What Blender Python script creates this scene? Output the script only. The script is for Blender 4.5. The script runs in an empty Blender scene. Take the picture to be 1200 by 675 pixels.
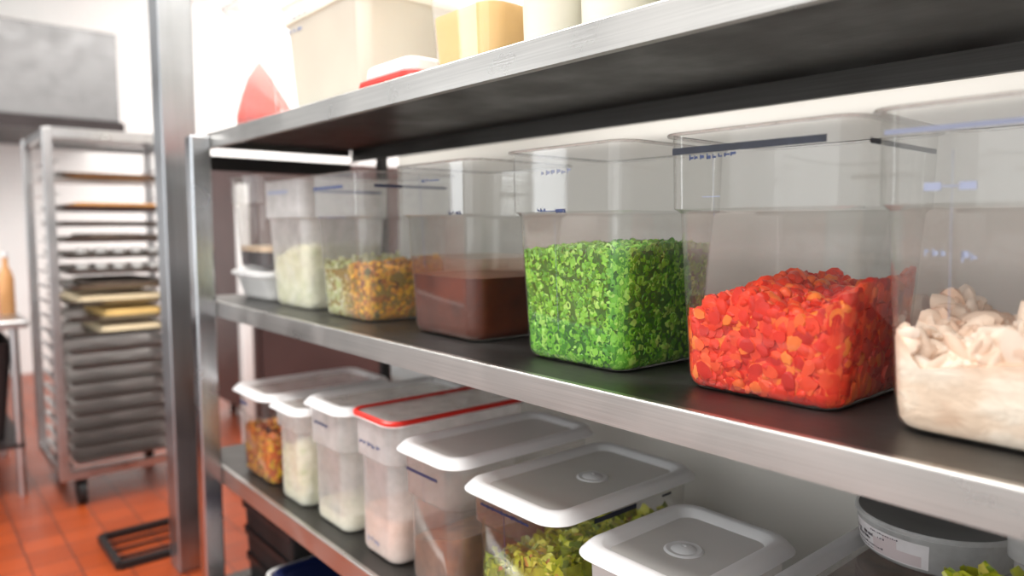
import bpy, math, random
import numpy as np
from mathutils import Vector, Matrix

random.seed(7)
rng = np.random.default_rng(7)
SC = bpy.context.scene
COL = SC.collection
SC.cycles.transparent_max_bounces = 40
SC.cycles.max_bounces = 12
SC.cycles.use_denoising = True
SC.view_settings.view_transform = 'Standard'
SC.view_settings.look = 'None'
SC.view_settings.exposure = 0.0

# ------------------------------------------------------------------ materials
def lin(r, g, b):
    f = lambda c: (c / 255 / 12.92) if c / 255 <= 0.04045 else ((c / 255 + 0.055) / 1.055) ** 2.4
    return (f(r), f(g), f(b), 1.0)

def new_mat(name):
    m = bpy.data.materials.new(name)
    m.use_nodes = True
    nt = m.node_tree
    nt.nodes.clear()
    out = nt.nodes.new('ShaderNodeOutputMaterial')
    return m, nt, out

def ramp(nt, stops):
    r = nt.nodes.new('ShaderNodeValToRGB')
    els = r.color_ramp.elements
    while len(els) < len(stops):
        els.new(0.5)
    for e, (p, c) in zip(els, stops):
        e.position = p
        e.color = c
    return r

def plain(name, col, rough=0.5, metal=0.0, noise=0.0, nscale=20, bump=0.0, spec=0.5, sub=0.0):
    m, nt, out = new_mat(name)
    b = nt.nodes.new('ShaderNodeBsdfPrincipled')
    b.inputs['Roughness'].default_value = rough
    b.inputs['Metallic'].default_value = metal
    b.inputs['Specular IOR Level'].default_value = spec
    b.inputs['Base Color'].default_value = col
    if sub:
        b.inputs['Subsurface Weight'].default_value = sub
        b.inputs['Subsurface Radius'].default_value = (0.01, 0.008, 0.006)
    if noise or bump:
        tc = nt.nodes.new('ShaderNodeTexCoord')
        n = nt.nodes.new('ShaderNodeTexNoise')
        n.inputs['Scale'].default_value = nscale
        n.inputs['Detail'].default_value = 4
        nt.links.new(tc.outputs['Object'], n.inputs['Vector'])
        if noise:
            lo = tuple(c * (1 - noise) for c in col[:3]) + (1,)
            hi = tuple(min(1, c * (1 + noise)) for c in col[:3]) + (1,)
            r = ramp(nt, [(0.3, lo), (0.7, hi)])
            nt.links.new(n.outputs['Fac'], r.inputs['Fac'])
            nt.links.new(r.outputs['Color'], b.inputs['Base Color'])
        if bump:
            bp = nt.nodes.new('ShaderNodeBump')
            bp.inputs['Strength'].default_value = bump
            bp.inputs['Distance'].default_value = 0.005
            nt.links.new(n.outputs['Fac'], bp.inputs['Height'])
            nt.links.new(bp.outputs['Normal'], b.inputs['Normal'])
    nt.links.new(b.outputs['BSDF'], out.inputs['Surface'])
    return m

def steel(name, v=170, rough=0.3, axis=0, tint=(1.0, 0.985, 0.96), stretch=60):
    """brushed stainless steel, grain along the given axis"""
    m, nt, out = new_mat(name)
    b = nt.nodes.new('ShaderNodeBsdfPrincipled')
    b.inputs['Metallic'].default_value = 1.0
    tc = nt.nodes.new('ShaderNodeTexCoord')
    mp = nt.nodes.new('ShaderNodeMapping')
    s = [stretch * 6] * 3
    s[axis] = 3
    mp.inputs['Scale'].default_value = s
    n = nt.nodes.new('ShaderNodeTexNoise')
    n.inputs['Scale'].default_value = 1.0
    n.inputs['Detail'].default_value = 6
    nt.links.new(tc.outputs['Object'], mp.inputs['Vector'])
    nt.links.new(mp.outputs['Vector'], n.inputs['Vector'])
    n2 = nt.nodes.new('ShaderNodeTexNoise')
    n2.inputs['Scale'].default_value = 7.0
    n2.inputs['Detail'].default_value = 5
    nt.links.new(tc.outputs['Object'], n2.inputs['Vector'])
    c = lin(v * tint[0], v * tint[1], v * tint[2])
    r = ramp(nt, [(0.3, tuple(x * 0.88 for x in c[:3]) + (1,)), (0.7, tuple(min(1, x * 1.1) for x in c[:3]) + (1,))])
    nt.links.new(n.outputs['Fac'], r.inputs['Fac'])
    nt.links.new(r.outputs['Color'], b.inputs['Base Color'])
    mr = nt.nodes.new('ShaderNodeMapRange')
    mr.inputs['From Min'].default_value = 0.3
    mr.inputs['From Max'].default_value = 0.7
    mr.inputs['To Min'].default_value = rough * 0.8
    mr.inputs['To Max'].default_value = rough * 1.25
    nt.links.new(n2.outputs['Fac'], mr.inputs['Value'])
    nt.links.new(mr.outputs['Result'], b.inputs['Roughness'])
    bp = nt.nodes.new('ShaderNodeBump')
    bp.inputs['Strength'].default_value = 0.06
    bp.inputs['Distance'].default_value = 0.002
    nt.links.new(n.outputs['Fac'], bp.inputs['Height'])
    nt.links.new(bp.outputs['Normal'], b.inputs['Normal'])
    nt.links.new(b.outputs['BSDF'], out.inputs['Surface'])
    return m

def clear_plastic(name, haze=0.06, haze_col=(0.9, 0.88, 0.84, 1), tint=(0.985, 0.985, 0.975, 1), rough=0.06, edge=0.75, fog=None):
    """thin clear plastic wall: see-through + fresnel-like gloss + a little milky haze.
    fog = (z_low, z_high, amount): condensation that thickens towards z_low"""
    m, nt, out = new_mat(name)
    L = nt.links
    tr = nt.nodes.new('ShaderNodeBsdfTransparent')
    tr.inputs['Color'].default_value = tint
    df = nt.nodes.new('ShaderNodeBsdfDiffuse')
    df.inputs['Color'].default_value = haze_col
    tl = nt.nodes.new('ShaderNodeBsdfTranslucent')
    tl.inputs['Color'].default_value = haze_col
    mh = nt.nodes.new('ShaderNodeMixShader')
    mh.inputs['Fac'].default_value = 0.5
    L.new(df.outputs[0], mh.inputs[1]); L.new(tl.outputs[0], mh.inputs[2])
    m1 = nt.nodes.new('ShaderNodeMixShader')
    tc = nt.nodes.new('ShaderNodeTexCoord')
    n = nt.nodes.new('ShaderNodeTexNoise')
    n.inputs['Scale'].default_value = 14
    n.inputs['Detail'].default_value = 6
    L.new(tc.outputs['Object'], n.inputs['Vector'])
    mr = nt.nodes.new('ShaderNodeMapRange')
    mr.inputs['From Min'].default_value = 0.3
    mr.inputs['From Max'].default_value = 0.7
    mr.inputs['To Min'].default_value = haze * 0.7
    mr.inputs['To Max'].default_value = haze * 1.3
    L.new(n.outputs['Fac'], mr.inputs['Value'])
    fac = mr.outputs['Result']
    if fog:
        sx = nt.nodes.new('ShaderNodeSeparateXYZ')
        L.new(tc.outputs['Object'], sx.inputs[0])
        fz = nt.nodes.new('ShaderNodeMapRange')
        fz.inputs['From Min'].default_value = 0.0; fz.inputs['From Max'].default_value = 0.4
        L.new(sx.outputs['Z'], fz.inputs['Value'])
        zl, zh, am = fog
        fr = ramp(nt, [(max(0, zl / .4 - .06), (0, 0, 0, 1)), (zl / .4, (am, am, am, 1)), (zh / .4, (0, 0, 0, 1))])
        L.new(fz.outputs['Result'], fr.inputs['Fac'])
        ad = nt.nodes.new('ShaderNodeMath'); ad.operation = 'ADD'; ad.use_clamp = True
        L.new(fac, ad.inputs[0]); L.new(fr.outputs['Color'], ad.inputs[1])
        fac = ad.outputs[0]
    L.new(fac, m1.inputs['Fac'])
    L.new(tr.outputs[0], m1.inputs[1]); L.new(mh.outputs[0], m1.inputs[2])
    gl = nt.nodes.new('ShaderNodeBsdfGlossy')
    gl.inputs['Roughness'].default_value = rough
    lw = nt.nodes.new('ShaderNodeLayerWeight')
    lw.inputs['Blend'].default_value = 0.5
    pw = nt.nodes.new('ShaderNodeMath'); pw.operation = 'POWER'
    pw.inputs[1].default_value = 2.8
    L.new(lw.outputs['Facing'], pw.inputs[0])
    ml = nt.nodes.new('ShaderNodeMath'); ml.operation = 'MULTIPLY_ADD'
    ml.inputs[1].default_value = edge
    ml.inputs[2].default_value = 0.045
    L.new(pw.outputs[0], ml.inputs[0])
    m2 = nt.nodes.new('ShaderNodeMixShader')
    L.new(ml.outputs[0], m2.inputs['Fac'])
    L.new(m1.outputs[0], m2.inputs[1]); L.new(gl.outputs[0], m2.inputs[2])
    L.new(m2.outputs[0], out.inputs['Surface'])
    return m

def milky_plastic(name, col, trans=0.25, through=0.0, rough=0.35):
    """white polypropylene: diffuse + translucent (+ some straight see-through)"""
    m, nt, out = new_mat(name)
    L = nt.links
    pb = nt.nodes.new('ShaderNodeBsdfPrincipled')
    pb.inputs['Base Color'].default_value = col
    pb.inputs['Roughness'].default_value = rough
    tc = nt.nodes.new('ShaderNodeTexCoord')
    n = nt.nodes.new('ShaderNodeTexNoise')
    n.inputs['Scale'].default_value = 9
    n.inputs['Detail'].default_value = 5
    L.new(tc.outputs['Object'], n.inputs['Vector'])
    r = ramp(nt, [(0.3, tuple(c * 0.93 for c in col[:3]) + (1,)), (0.7, col)])
    L.new(n.outputs['Fac'], r.inputs['Fac']); L.new(r.outputs['Color'], pb.inputs['Base Color'])
    tl = nt.nodes.new('ShaderNodeBsdfTranslucent'); tl.inputs['Color'].default_value = col
    mx = nt.nodes.new('ShaderNodeMixShader'); mx.inputs['Fac'].default_value = trans
    L.new(pb.outputs[0], mx.inputs[1]); L.new(tl.outputs[0], mx.inputs[2])
    last = mx
    if through:
        tr = nt.nodes.new('ShaderNodeBsdfTransparent')
        tr.inputs['Color'].default_value = (0.95, 0.95, 0.95, 1)
        m2 = nt.nodes.new('ShaderNodeMixShader'); m2.inputs['Fac'].default_value = through
        L.new(mx.outputs[0], m2.inputs[1]); L.new(tr.outputs[0], m2.inputs[2])
        last = m2
    L.new(last.outputs[0], out.inputs['Surface'])
    return m

def food(name, stops, rough=0.4, sub=0.0, spec=0.5, axis_ramp=None, bump=0.25, nscale=120, mottle=0.5):
    """pieces of food: one colour per piece (random per island)"""
    m, nt, out = new_mat(name)
    L = nt.links
    b = nt.nodes.new('ShaderNodeBsdfPrincipled')
    b.inputs['Roughness'].default_value = rough
    b.inputs['Specular IOR Level'].default_value = spec
    g = nt.nodes.new('ShaderNodeNewGeometry')
    r = ramp(nt, stops)
    L.new(g.outputs['Random Per Island'], r.inputs['Fac'])
    col = r.outputs['Color']
    tc = nt.nodes.new('ShaderNodeTexCoord')
    if axis_ramp:          # (x0, x1, stops2): blends to a second colour set along local x
        x0, x1, stops2 = axis_ramp
        r2 = ramp(nt, stops2)
        L.new(g.outputs['Random Per Island'], r2.inputs['Fac'])
        sx = nt.nodes.new('ShaderNodeSeparateXYZ'); L.new(tc.outputs['Object'], sx.inputs[0])
        mr = nt.nodes.new('ShaderNodeMapRange')
        mr.inputs['From Min'].default_value = x0; mr.inputs['From Max'].default_value = x1
        L.new(sx.outputs['X'], mr.inputs['Value'])
        mc = nt.nodes.new('ShaderNodeMix'); mc.data_type = 'RGBA'
        L.new(mr.outputs['Result'], mc.inputs[0]); L.new(col, mc.inputs[6]); L.new(r2.outputs['Color'], mc.inputs[7])
        col = mc.outputs[2]
    n = nt.nodes.new('ShaderNodeTexNoise'); n.inputs['Scale'].default_value = nscale; n.inputs['Detail'].default_value = 3
    L.new(tc.outputs['Object'], n.inputs['Vector'])
    mm = nt.nodes.new('ShaderNodeMix'); mm.data_type = 'RGBA'; mm.blend_type = 'MULTIPLY'
    mm.inputs[0].default_value = mottle
    rr = ramp(nt, [(0.3, (0.55, 0.55, 0.55, 1)), (0.65, (1, 1, 1, 1))])
    L.new(n.outputs['Fac'], rr.inputs['Fac'])
    L.new(col, mm.inputs[6]); L.new(rr.outputs['Color'], mm.inputs[7])
    L.new(mm.outputs[2], b.inputs['Base Color'])
    if sub:
        b.inputs['Subsurface Weight'].default_value = sub
        b.inputs['Subsurface Radius'].default_value = (0.006, 0.004, 0.003)
    bp = nt.nodes.new('ShaderNodeBump'); bp.inputs['Strength'].default_value = bump; bp.inputs['Distance'].default_value = 0.003
    L.new(n.outputs['Fac'], bp.inputs['Height']); L.new(bp.outputs['Normal'], b.inputs['Normal'])
    L.new(b.outputs[0], out.inputs['Surface'])
    return m

M = {}
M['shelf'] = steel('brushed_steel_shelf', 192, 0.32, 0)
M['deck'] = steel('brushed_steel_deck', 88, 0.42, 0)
M['post'] = steel('brushed_steel_post', 178, 0.36, 2, (0.97, 0.985, 1.0))
M['upright'] = steel('polished_steel_upright', 205, 0.24, 2, (0.97, 0.985, 1.0))
M['black_metal'] = plain('black_metal', lin(22, 21, 21), 0.5)
M['alu'] = steel('aluminium_rack', 205, 0.32, 2, (1, 1, 1))
M['pan'] = steel('sheet_pan_metal', 165, 0.38, 1, (1, 0.985, 0.96))
M['hood'] = steel('hood_steel', 132, 0.5, 1, (1, 1, 1))
M['dark'] = plain('dark_equipment', lin(48, 40, 40), 0.45, 0.3, 0.2, 6)
M['brown_shade'] = plain('shaded_brown_cabinet', lin(84, 64, 62), 0.4, 0.0, 0.15, 4)  # shadows and warm reflection are put into this brown
M['black'] = plain('black_rubber', lin(18, 18, 19), 0.55)
M['wall'] = plain('painted_wall', lin(214, 211, 204), 0.55, 0, 0.02, 3)
M['white_wall'] = plain('white_wall', lin(246, 246, 244), 0.6, 0, 0.01, 3)
M['ceiling'] = plain('ceiling_paint', lin(245, 245, 243), 0.7, 0, 0.01, 3)
M['clear'] = clear_plastic('clear_plastic', 0.022)
M['clear_fog'] = clear_plastic('clear_plastic_misted', 0.02, fog=(0.215, 0.27, 0.14))
M['clear_tall'] = clear_plastic('clear_plastic_frosted', 0.15, (0.92, 0.92, 0.9, 1))
M['frost'] = clear_plastic('frosted_plastic', 0.54, (0.95, 0.95, 0.945, 1), rough=0.2, edge=0.4)
M['frost_lid'] = clear_plastic('frosted_lid', 0.42, (0.9, 0.89, 0.87, 1), rough=0.25, edge=0.4)
M['lid_white'] = milky_plastic('white_lid_plastic', lin(240, 240, 240), 0.3, 0.0)
M['lid_panel'] = milky_plastic('white_lid_panel', lin(222, 221, 218), 0.3, 0.22)
M['tub_white'] = milky_plastic('white_tub_plastic', lin(242, 241, 238), 0.25, 0.0)
M['tub_milky'] = milky_plastic('milky_tub_plastic', lin(240, 240, 238), 0.4, 0.3)
M['tub_cream'] = milky_plastic('cream_tub_plastic', lin(238, 235, 224), 0.35, 0.12)
M['red_plastic'] = plain('red_plastic', lin(214, 44, 34), 0.35)
M['blue_plastic'] = plain('dark_blue_plastic', lin(18, 26, 62), 0.3)
M['black_plastic'] = plain('black_plastic_lid', lin(20, 20, 30), 0.35)
M['blue_ink'] = plain('blue_print', lin(58, 74, 118), 0.5)
M['dark_ink'] = plain('dark_blue_print', lin(32, 44, 84), 0.5)
M['navy_band'] = plain('navy_band', lin(30, 36, 52), 0.45, 0, 0.3, 60)
M['faint_ink'] = plain('faded_blue_print', lin(138, 146, 168), 0.5)
M['label'] = plain('paper_label', lin(205, 200, 200), 0.6, 0, 0.08, 25)
M['label_pink'] = plain('pink_label_print', lin(192, 178, 178), 0.6)
M['label_ink'] = plain('label_print', lin(70, 66, 74), 0.6)

# ------------------------------------------------------------------ mesh helpers
class MB:
    def __init__(s):
        s.v = []; s.f = []; s.mi = []
    def add(s, verts, faces, mi=0):
        o = len(s.v)
        s.v += [tuple(p) for p in verts]
        s.f += [tuple(i + o for i in f) for f in faces]
        s.mi += [mi] * len(faces)
        return s
    def box(s, x0, x1, y0, y1, z0, z1, mi=0, bev=0.0):
        if bev <= 0:
            v = [(x, y, z) for z in (z0, z1) for y in (y0, y1) for x in (x0, x1)]
            f = [(0, 2, 3, 1), (4, 5, 7, 6), (0, 1, 5, 4), (2, 6, 7, 3), (0, 4, 6, 2), (1, 3, 7, 5)]
            return s.add(v, f, mi)
        cx, cy, hx, hy = (x0 + x1) / 2, (y0 + y1) / 2, (x1 - x0) / 2, (y1 - y0) / 2
        b = min(bev, hx * .98, hy * .98, (z1 - z0) / 2 * .98)
        secs = [(z0, hx - b, hy - b), (z0 + b, hx, hy), (z1 - b, hx, hy), (z1, hx - b, hy - b)]
        secs = [(z0, hx - b, hy - b, b * .6), (z0 + b * .35, hx - b * .35, hy - b * .35, b * .8), (z0 + b, hx, hy, b),
                (z1 - b, hx, hy, b), (z1 - b * .35, hx - b * .35, hy - b * .35, b * .8), (z1, hx - b, hy - b, b * .6)]
        s.loft(secs, cx, cy, n=3, cap0=True, cap1=True, mi=mi)
        return s
    def loft(s, secs, cx=0, cy=0, n=6, cap0=False, cap1=False, mi=0):
        """secs: (z, hx, hy, r) rounded rectangles"""
        rows = []
        for (z, hx, hy, r) in secs:
            rows.append([(cx + x, cy + y, z) for x, y in rrect(hx, hy, r, n)])
        k = len(rows[0]); v = [p for row in rows for p in row]; f = []
        for i in range(len(rows) - 1):
            for j in range(k):
                a, b = i * k + j, i * k + (j + 1) % k
                f.append((a, b, b + k, a + k))
        if cap0: f.append(tuple(reversed(range(k))))
        if cap1: f.append(tuple((len(rows) - 1) * k + j for j in range(k)))
        return s.add(v, f, mi)
    def lathe(s, prof, cx=0, cy=0, n=32, cap0=False, cap1=False, mi=0):
        v = []; f = []
        for (r, z) in prof:
            v += [(cx + r * math.cos(2 * math.pi * j / n), cy + r * math.sin(2 * math.pi * j / n), z) for j in range(n)]
        for i in range(len(prof) - 1):
            for j in range(n):
                a, b = i * n + j, i * n + (j + 1) % n
                f.append((a, b, b + n, a + n))
        if cap0: f.append(tuple(reversed(range(n))))
        if cap1: f.append(tuple((len(prof) - 1) * n + j for j in range(n)))
        return s.add(v, f, mi)
    def tube(s, p0, p1, r, n=10, mi=0):
        p0, p1 = Vector(p0), Vector(p1)
        d = (p1 - p0).normalized()
        u = d.orthogonal().normalized(); w = d.cross(u)
        v = []
        for p in (p0, p1):
            for j in range(n):
                a = 2 * math.pi * j / n
                v.append(tuple(p + u * (r * math.cos(a)) + w * (r * math.sin(a))))
        f = [(j, (j + 1) % n, n + (j + 1) % n, n + j) for j in range(n)]
        f += [tuple(reversed(range(n))), tuple(range(n, 2 * n))]
        return s.add(v, f, mi)
    def build(s, name, mats, parent=None, smooth=True, loc=None):
        me = bpy.data.meshes.new(name)
        me.from_pydata(s.v, [], s.f)
        if not isinstance(mats, (list, tuple)): mats = [mats]
        for m in mats: me.materials.append(m)
        if len(mats) > 1: me.polygons.foreach_set('material_index', s.mi)
        if smooth:
            me.polygons.foreach_set('use_smooth', [True] * len(me.polygons))
        me.update()
        if smooth:
            try: me.set_sharp_from_angle(angle=math.radians(38))
            except Exception: pass
        o = bpy.data.objects.new(name, me)
        COL.objects.link(o)
        if parent: o.parent = parent
        if loc: o.location = loc
        return o

def rrect(hx, hy, r, n=6):
    r = max(1e-4, min(r, hx, hy))
    pts = []
    for (sx, sy, a0) in ((1, -1, -90), (1, 1, 0), (-1, 1, 90), (-1, -1, 180)):
        for i in range(n + 1):
            a = math.radians(a0 + 90 * i / n)
            pts.append((sx * (hx - r) + r * math.cos(a), sy * (hy - r) + r * math.sin(a)))
    return pts

def thing(name, label, cat, loc=(0, 0, 0), rz=0.0, group=None):
    o = bpy.data.objects.new(name, None)
    o.empty_display_size = 0.05
    COL.objects.link(o)
    o.location = loc; o.rotation_euler = (0, 0, math.radians(rz))
    o['label'] = label; o['category'] = cat
    if group: o['group'] = group
    return o

def tag(o, label, cat, group=None, kind=None):
    o['label'] = label; o['category'] = cat
    if group: o['group'] = group
    if kind: o['kind'] = kind
    return o

def struct(o, label=None):
    o['kind'] = 'structure'
    if label: o['label'] = label
    return o

def copy_tree(o, parent=None):
    c = o.copy(); COL.objects.link(c)
    if parent: c.parent = parent
    for ch in o.children: copy_tree(ch, c)
    return c

# ------------------------------------------------------------------ camera
F_PX, VPX, HY = 850.0, -127.0, 265.0
th = math.atan((337.5 - HY) / F_PX)
an = math.atan((600 - VPX) * math.cos(th) / F_PX)
R = Vector((math.sin(an), math.cos(an), 0)); Fh = Vector((-math.cos(an), math.sin(an), 0)); Z = Vector((0, 0, 1))
fwd = Fh * math.cos(th) - Z * math.sin(th)
up = Z * math.cos(th) + Fh * math.sin(th)
cam = bpy.data.cameras.new('camera')
cam.sensor_width = 36; cam.lens = F_PX / 1200 * 36
cam.clip_start = 0.02
co = bpy.data.objects.new('camera', cam); COL.objects.link(co)
mw = Matrix((R, up, -fwd)).transposed().to_4x4()
mw.translation = Vector((0, -0.8, 1.35))
co.matrix_world = mw
cam.dof.use_dof = True
cam.dof.focus_distance = 1.16
cam.dof.aperture_fstop = 1.75
SC.camera = co

# ------------------------------------------------------------------ world + lights
w = bpy.data.worlds.new('world'); SC.world = w
w.use_nodes = True
nt = w.node_tree; nt.nodes.clear()
wo = nt.nodes.new('ShaderNodeOutputWorld'); bg = nt.nodes.new('ShaderNodeBackground')
tc = nt.nodes.new('ShaderNodeTexCoord'); sx = nt.nodes.new('ShaderNodeSeparateXYZ')
nt.links.new(tc.outputs['Generated'], sx.inputs[0])
mr = nt.nodes.new('ShaderNodeMapRange'); mr.inputs['From Min'].default_value = -0.5; mr.inputs['From Max'].default_value = 0.5
nt.links.new(sx.outputs['Z'], mr.inputs['Value'])
rp = ramp(nt, [(0.0, (0.20, 0.18, 0.17, 1)), (0.15, (0.50, 0.48, 0.47, 1)), (0.42, (0.66, 0.65, 0.65, 1)), (0.55, (0.82, 0.83, 0.85, 1)), (1.0, (1, 1, 1, 1))])
nt.links.new(mr.outputs['Result'], rp.inputs['Fac'])
nt.links.new(rp.outputs['Color'], bg.inputs['Color'])
bg.inputs['Strength'].default_value = 1.05
nt.links.new(bg.outputs[0], wo.inputs['Surface'])

def area(name, loc, size, energy, rot=(0, 0, 0), col=(1, 0.98, 0.95)):
    l = bpy.data.lights.new(name, 'AREA'); l.shape = 'RECTANGLE'
    l.size, l.size_y = size; l.energy = energy; l.color = col
    o = bpy.data.objects.new(name, l); COL.objects.link(o)
    o.location = loc; o.rotation_euler = [math.radians(a) for a in rot]
    return o
area('ceiling_lamp', (-0.6, -1.1, 3.5), (2.4, 0.6), 90)
area('ceiling_lamp', (-3.0, -0.9, 3.5), (2.4, 0.6), 100)
area('ceiling_lamp', (-5.0, 0.6, 3.5), (1.2, 1.6), 60)
area('ceiling_lamp', (-3.9, 2.0, 3.5), (1.6, 1.6), 80)
area('ceiling_lamp', (-1.2, 0.36, 3.5), (2.6, 0.4), 45)
area('added_wall_wash', (-5.8, 2.8, 2.5), (1.6, 2.2), 75, (0, 90, 0))  # added fill that brightens the white far wall
area('added_front_light', (-5.2, -3.7, 1.7), (1.2, 1.5), 30, (90, 0, 0), (0.93, 0.97, 1))  # added unseen light for window-like highlights on container fronts and shelf edges
area('added_front_light', (-1.0, -3.5, 1.5), (4.0, 2.2), 52, (88, 0, 0), (0.97, 0.99, 1))  # added large front fill from behind the camera, lifts the lower shelf lids

# ------------------------------------------------------------------ room shell
def floor_mat():
    m, nt, out = new_mat('quarry_tile_floor')
    L = nt.links
    b = nt.nodes.new('ShaderNodeBsdfPrincipled')
    tc = nt.nodes.new('ShaderNodeTexCoord')
    br = nt.nodes.new('ShaderNodeTexBrick')
    br.offset = 0.0; br.offset_frequency = 2
    br.inputs['Scale'].default_value = 1.0
    br.inputs['Brick Width'].default_value = 0.152
    br.inputs['Row Height'].default_value = 0.152
    br.inputs['Mortar Size'].default_value = 0.004
    br.inputs['Mortar Smooth'].default_value = 0.3
    br.inputs['Color1'].default_value = lin(164, 72, 32)
    br.inputs['Color2'].default_value = lin(146, 62, 27)
    br.inputs['Mortar'].default_value = lin(92, 44, 32)
    L.new(tc.outputs['Object'], br.inputs['Vector'])
    n = nt.nodes.new('ShaderNodeTexNoise'); n.inputs['Scale'].default_value = 3.0; n.inputs['Detail'].default_value = 6
    L.new(tc.outputs['Object'], n.inputs['Vector'])
    mx = nt.nodes.new('ShaderNodeMix'); mx.data_type = 'RGBA'; mx.blend_type = 'MULTIPLY'; mx.inputs[0].default_value = 0.6
    r = ramp(nt, [(0.3, (0.72, 0.68, 0.66, 1)), (0.7, (1, 1, 1, 1))])
    L.new(n.outputs['Fac'], r.inputs['Fac'])
    L.new(br.outputs['Color'], mx.inputs[6]); L.new(r.outputs['Color'], mx.inputs[7])
    L.new(mx.outputs[2], b.inputs['Base Color'])
    mr = nt.nodes.new('ShaderNodeMapRange'); mr.inputs['To Min'].default_value = 0.22; mr.inputs['To Max'].default_value = 0.45
    L.new(n.outputs['Fac'], mr.inputs['Value']); L.new(mr.outputs[0], b.inputs['Roughness'])
    bp = nt.nodes.new('ShaderNodeBump'); bp.inputs['Strength'].default_value = 0.4; bp.inputs['Distance'].default_value = 0.003; bp.invert = True
    L.new(br.outputs['Fac'], bp.inputs['Height']); L.new(bp.outputs[0], b.inputs['Normal'])
    L.new(b.outputs[0], out.inputs['Surface'])
    return m
M['floor'] = floor_mat()
struct(MB().box(-8.0, 2.5, -1.9, 5.0, -0.06, 0.0).build('floor', M['floor'], smooth=False))
struct(MB().box(-8.0, 2.5, -1.9, 5.0, 3.6, 3.68).build('ceiling', M['ceiling'], smooth=False))
struct(MB().box(-8.0, -7.9, -1.9, 5.0, 0.0, 3.6).build('wall_left', M['white_wall'], smooth=False))
struct(MB().box(-2.42, 2.5, 0.69, 0.80, 0.0, 3.6).build('wall_back', M['wall'], smooth=False))
struct(MB().box(-7.9, 2.5, 4.9, 5.0, 0.0, 3.6).build('wall_rear', M['white_wall'], smooth=False))

# ------------------------------------------------------------------ shelving unit
ZT, ZM, ZL, ZB = 1.652, 1.103, 0.545, 0.06
SX0, SX1, SY1 = -2.66, 0.55, 0.62
unit = thing('shelving_unit', 'stainless steel shelving unit holding rows of food containers along the wall', 'shelving', (SX0, 0, 0))
def shelf(z, drop, tag_, x0=SX0, x1=SX1):
    t = 0.0016; r = 0.0035
    L0, L1 = x0 - SX0, x1 - SX0
    def strip(outer, inner, name, mat):
        prof = outer + inner[::-1]
        k = len(prof)
        v = [(L0, y, q) for y, q in prof] + [(L1, y, q) for y, q in prof]
        f = [(a, (a + 1) % k, (a + 1) % k + k, a + k) for a in range(k)]
        f += [tuple(reversed(range(k))), tuple(range(k, 2 * k))]
        return MB().add(v, f).build(name, mat, unit, smooth=False)
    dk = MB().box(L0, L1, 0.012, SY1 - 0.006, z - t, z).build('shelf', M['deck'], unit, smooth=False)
    arc = [math.radians(d) for d in (0, 15, 30, 45, 60, 75, 90)]
    out = [(0.016, z - drop), (0.0, z - drop)] + [(r - r * math.cos(a), z - r + r * math.sin(a)) for a in arc] + [(0.012, z)]
    inn = [(0.016, z - drop + t), (t, z - drop + t), (t, z - r), (r, z - t), (0.012, z - t)]
    o = strip(out, inn, 'front_edge', M['shelf']); o.parent = dk
    out = [(SY1 - 0.006, z), (SY1, z), (SY1, z - drop), (SY1 - 0.016, z - drop)]
    inn = [(SY1 - 0.006, z - t), (SY1 - t, z - t), (SY1 - t, z - drop + t), (SY1 - 0.016, z - drop + t)]
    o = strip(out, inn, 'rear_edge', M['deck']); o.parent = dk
    for xx in (L0, L1 - t):
        MB().box(xx, xx + t, 0.006, SY1 - 0.006, z - drop * .55, z - t - .0002).build('end_edge', M['deck'], unit, smooth=False).parent = dk
    return dk
shelf(ZT, 0.050, 't'); shelf(ZM, 0.050, 'm'); shelf(ZL, 0.058, 'l'); shelf(ZB, 0.05, 'b')
def upright(x0, x1, y0, y1, z0, z1, m):
    return MB().box(x0 - SX0, x1 - SX0, y0, y1, z0, z1, bev=0.005).build('upright', m, unit, smooth=False)
upright(-2.502, -2.440, -0.062, -0.001, 0.0, 1.640, M['upright'])
upright(SX1 - 0.06, SX1, -0.062, -0.001, 0.0, 1.640, M['upright'])
upright(-2.655, -2.625, 0.02, 0.06, 0.0, 1.60, M['black_metal'])
upright(-2.475, -2.445, 0.623, 0.66, 0.0, 1.66, M['black_metal'])
upright(SX1 - 0.04, SX1, 0.623, 0.66, 0.0, 1.66, M['black_metal'])
MB().box(-2.655 - SX0, -2.63 - SX0, 0.02, 0.60, 1.545, 1.595).build('end_rail', M['black_metal'], unit, smooth=False)

# ------------------------------------------------------------------ food storage containers
def cprofile(W, D, H, band=0.31, taper=0.024):
    """(z, hx, hy, r) sections of a square food box: tapered body, stepped upper band, flat lip"""
    hx, hy = W / 2, D / 2
    zb = H * (1 - band)
    lo = taper
    body = [(0.0, hx - lo - .016, hy - lo - .016, .026), (0.002, hx - lo - .010, hy - lo - .010, .030), (0.008, hx - lo - .004, hy - lo - .004, .034),
            (0.018, hx - lo, hy - lo, .038), (zb, hx - .011, hy - .011, .044), (zb + .004, hx - .0085, hy - .0085, .042), (zb + .007, hx - .0055, hy - .0055, .036),
            (H - .004, hx - .0035, hy - .0035, .036)]
    return body

def interp_prof(prof, z):
    for a, b in zip(prof, prof[1:]):
        if z <= b[0]:
            t = max(0.0, (z - a[0]) / max(1e-6, b[0] - a[0]))
            return tuple(a[i] + (b[i] - a[i]) * t for i in range(1, 4))
    return prof[-1][1:]

class Box:
    pass

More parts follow.
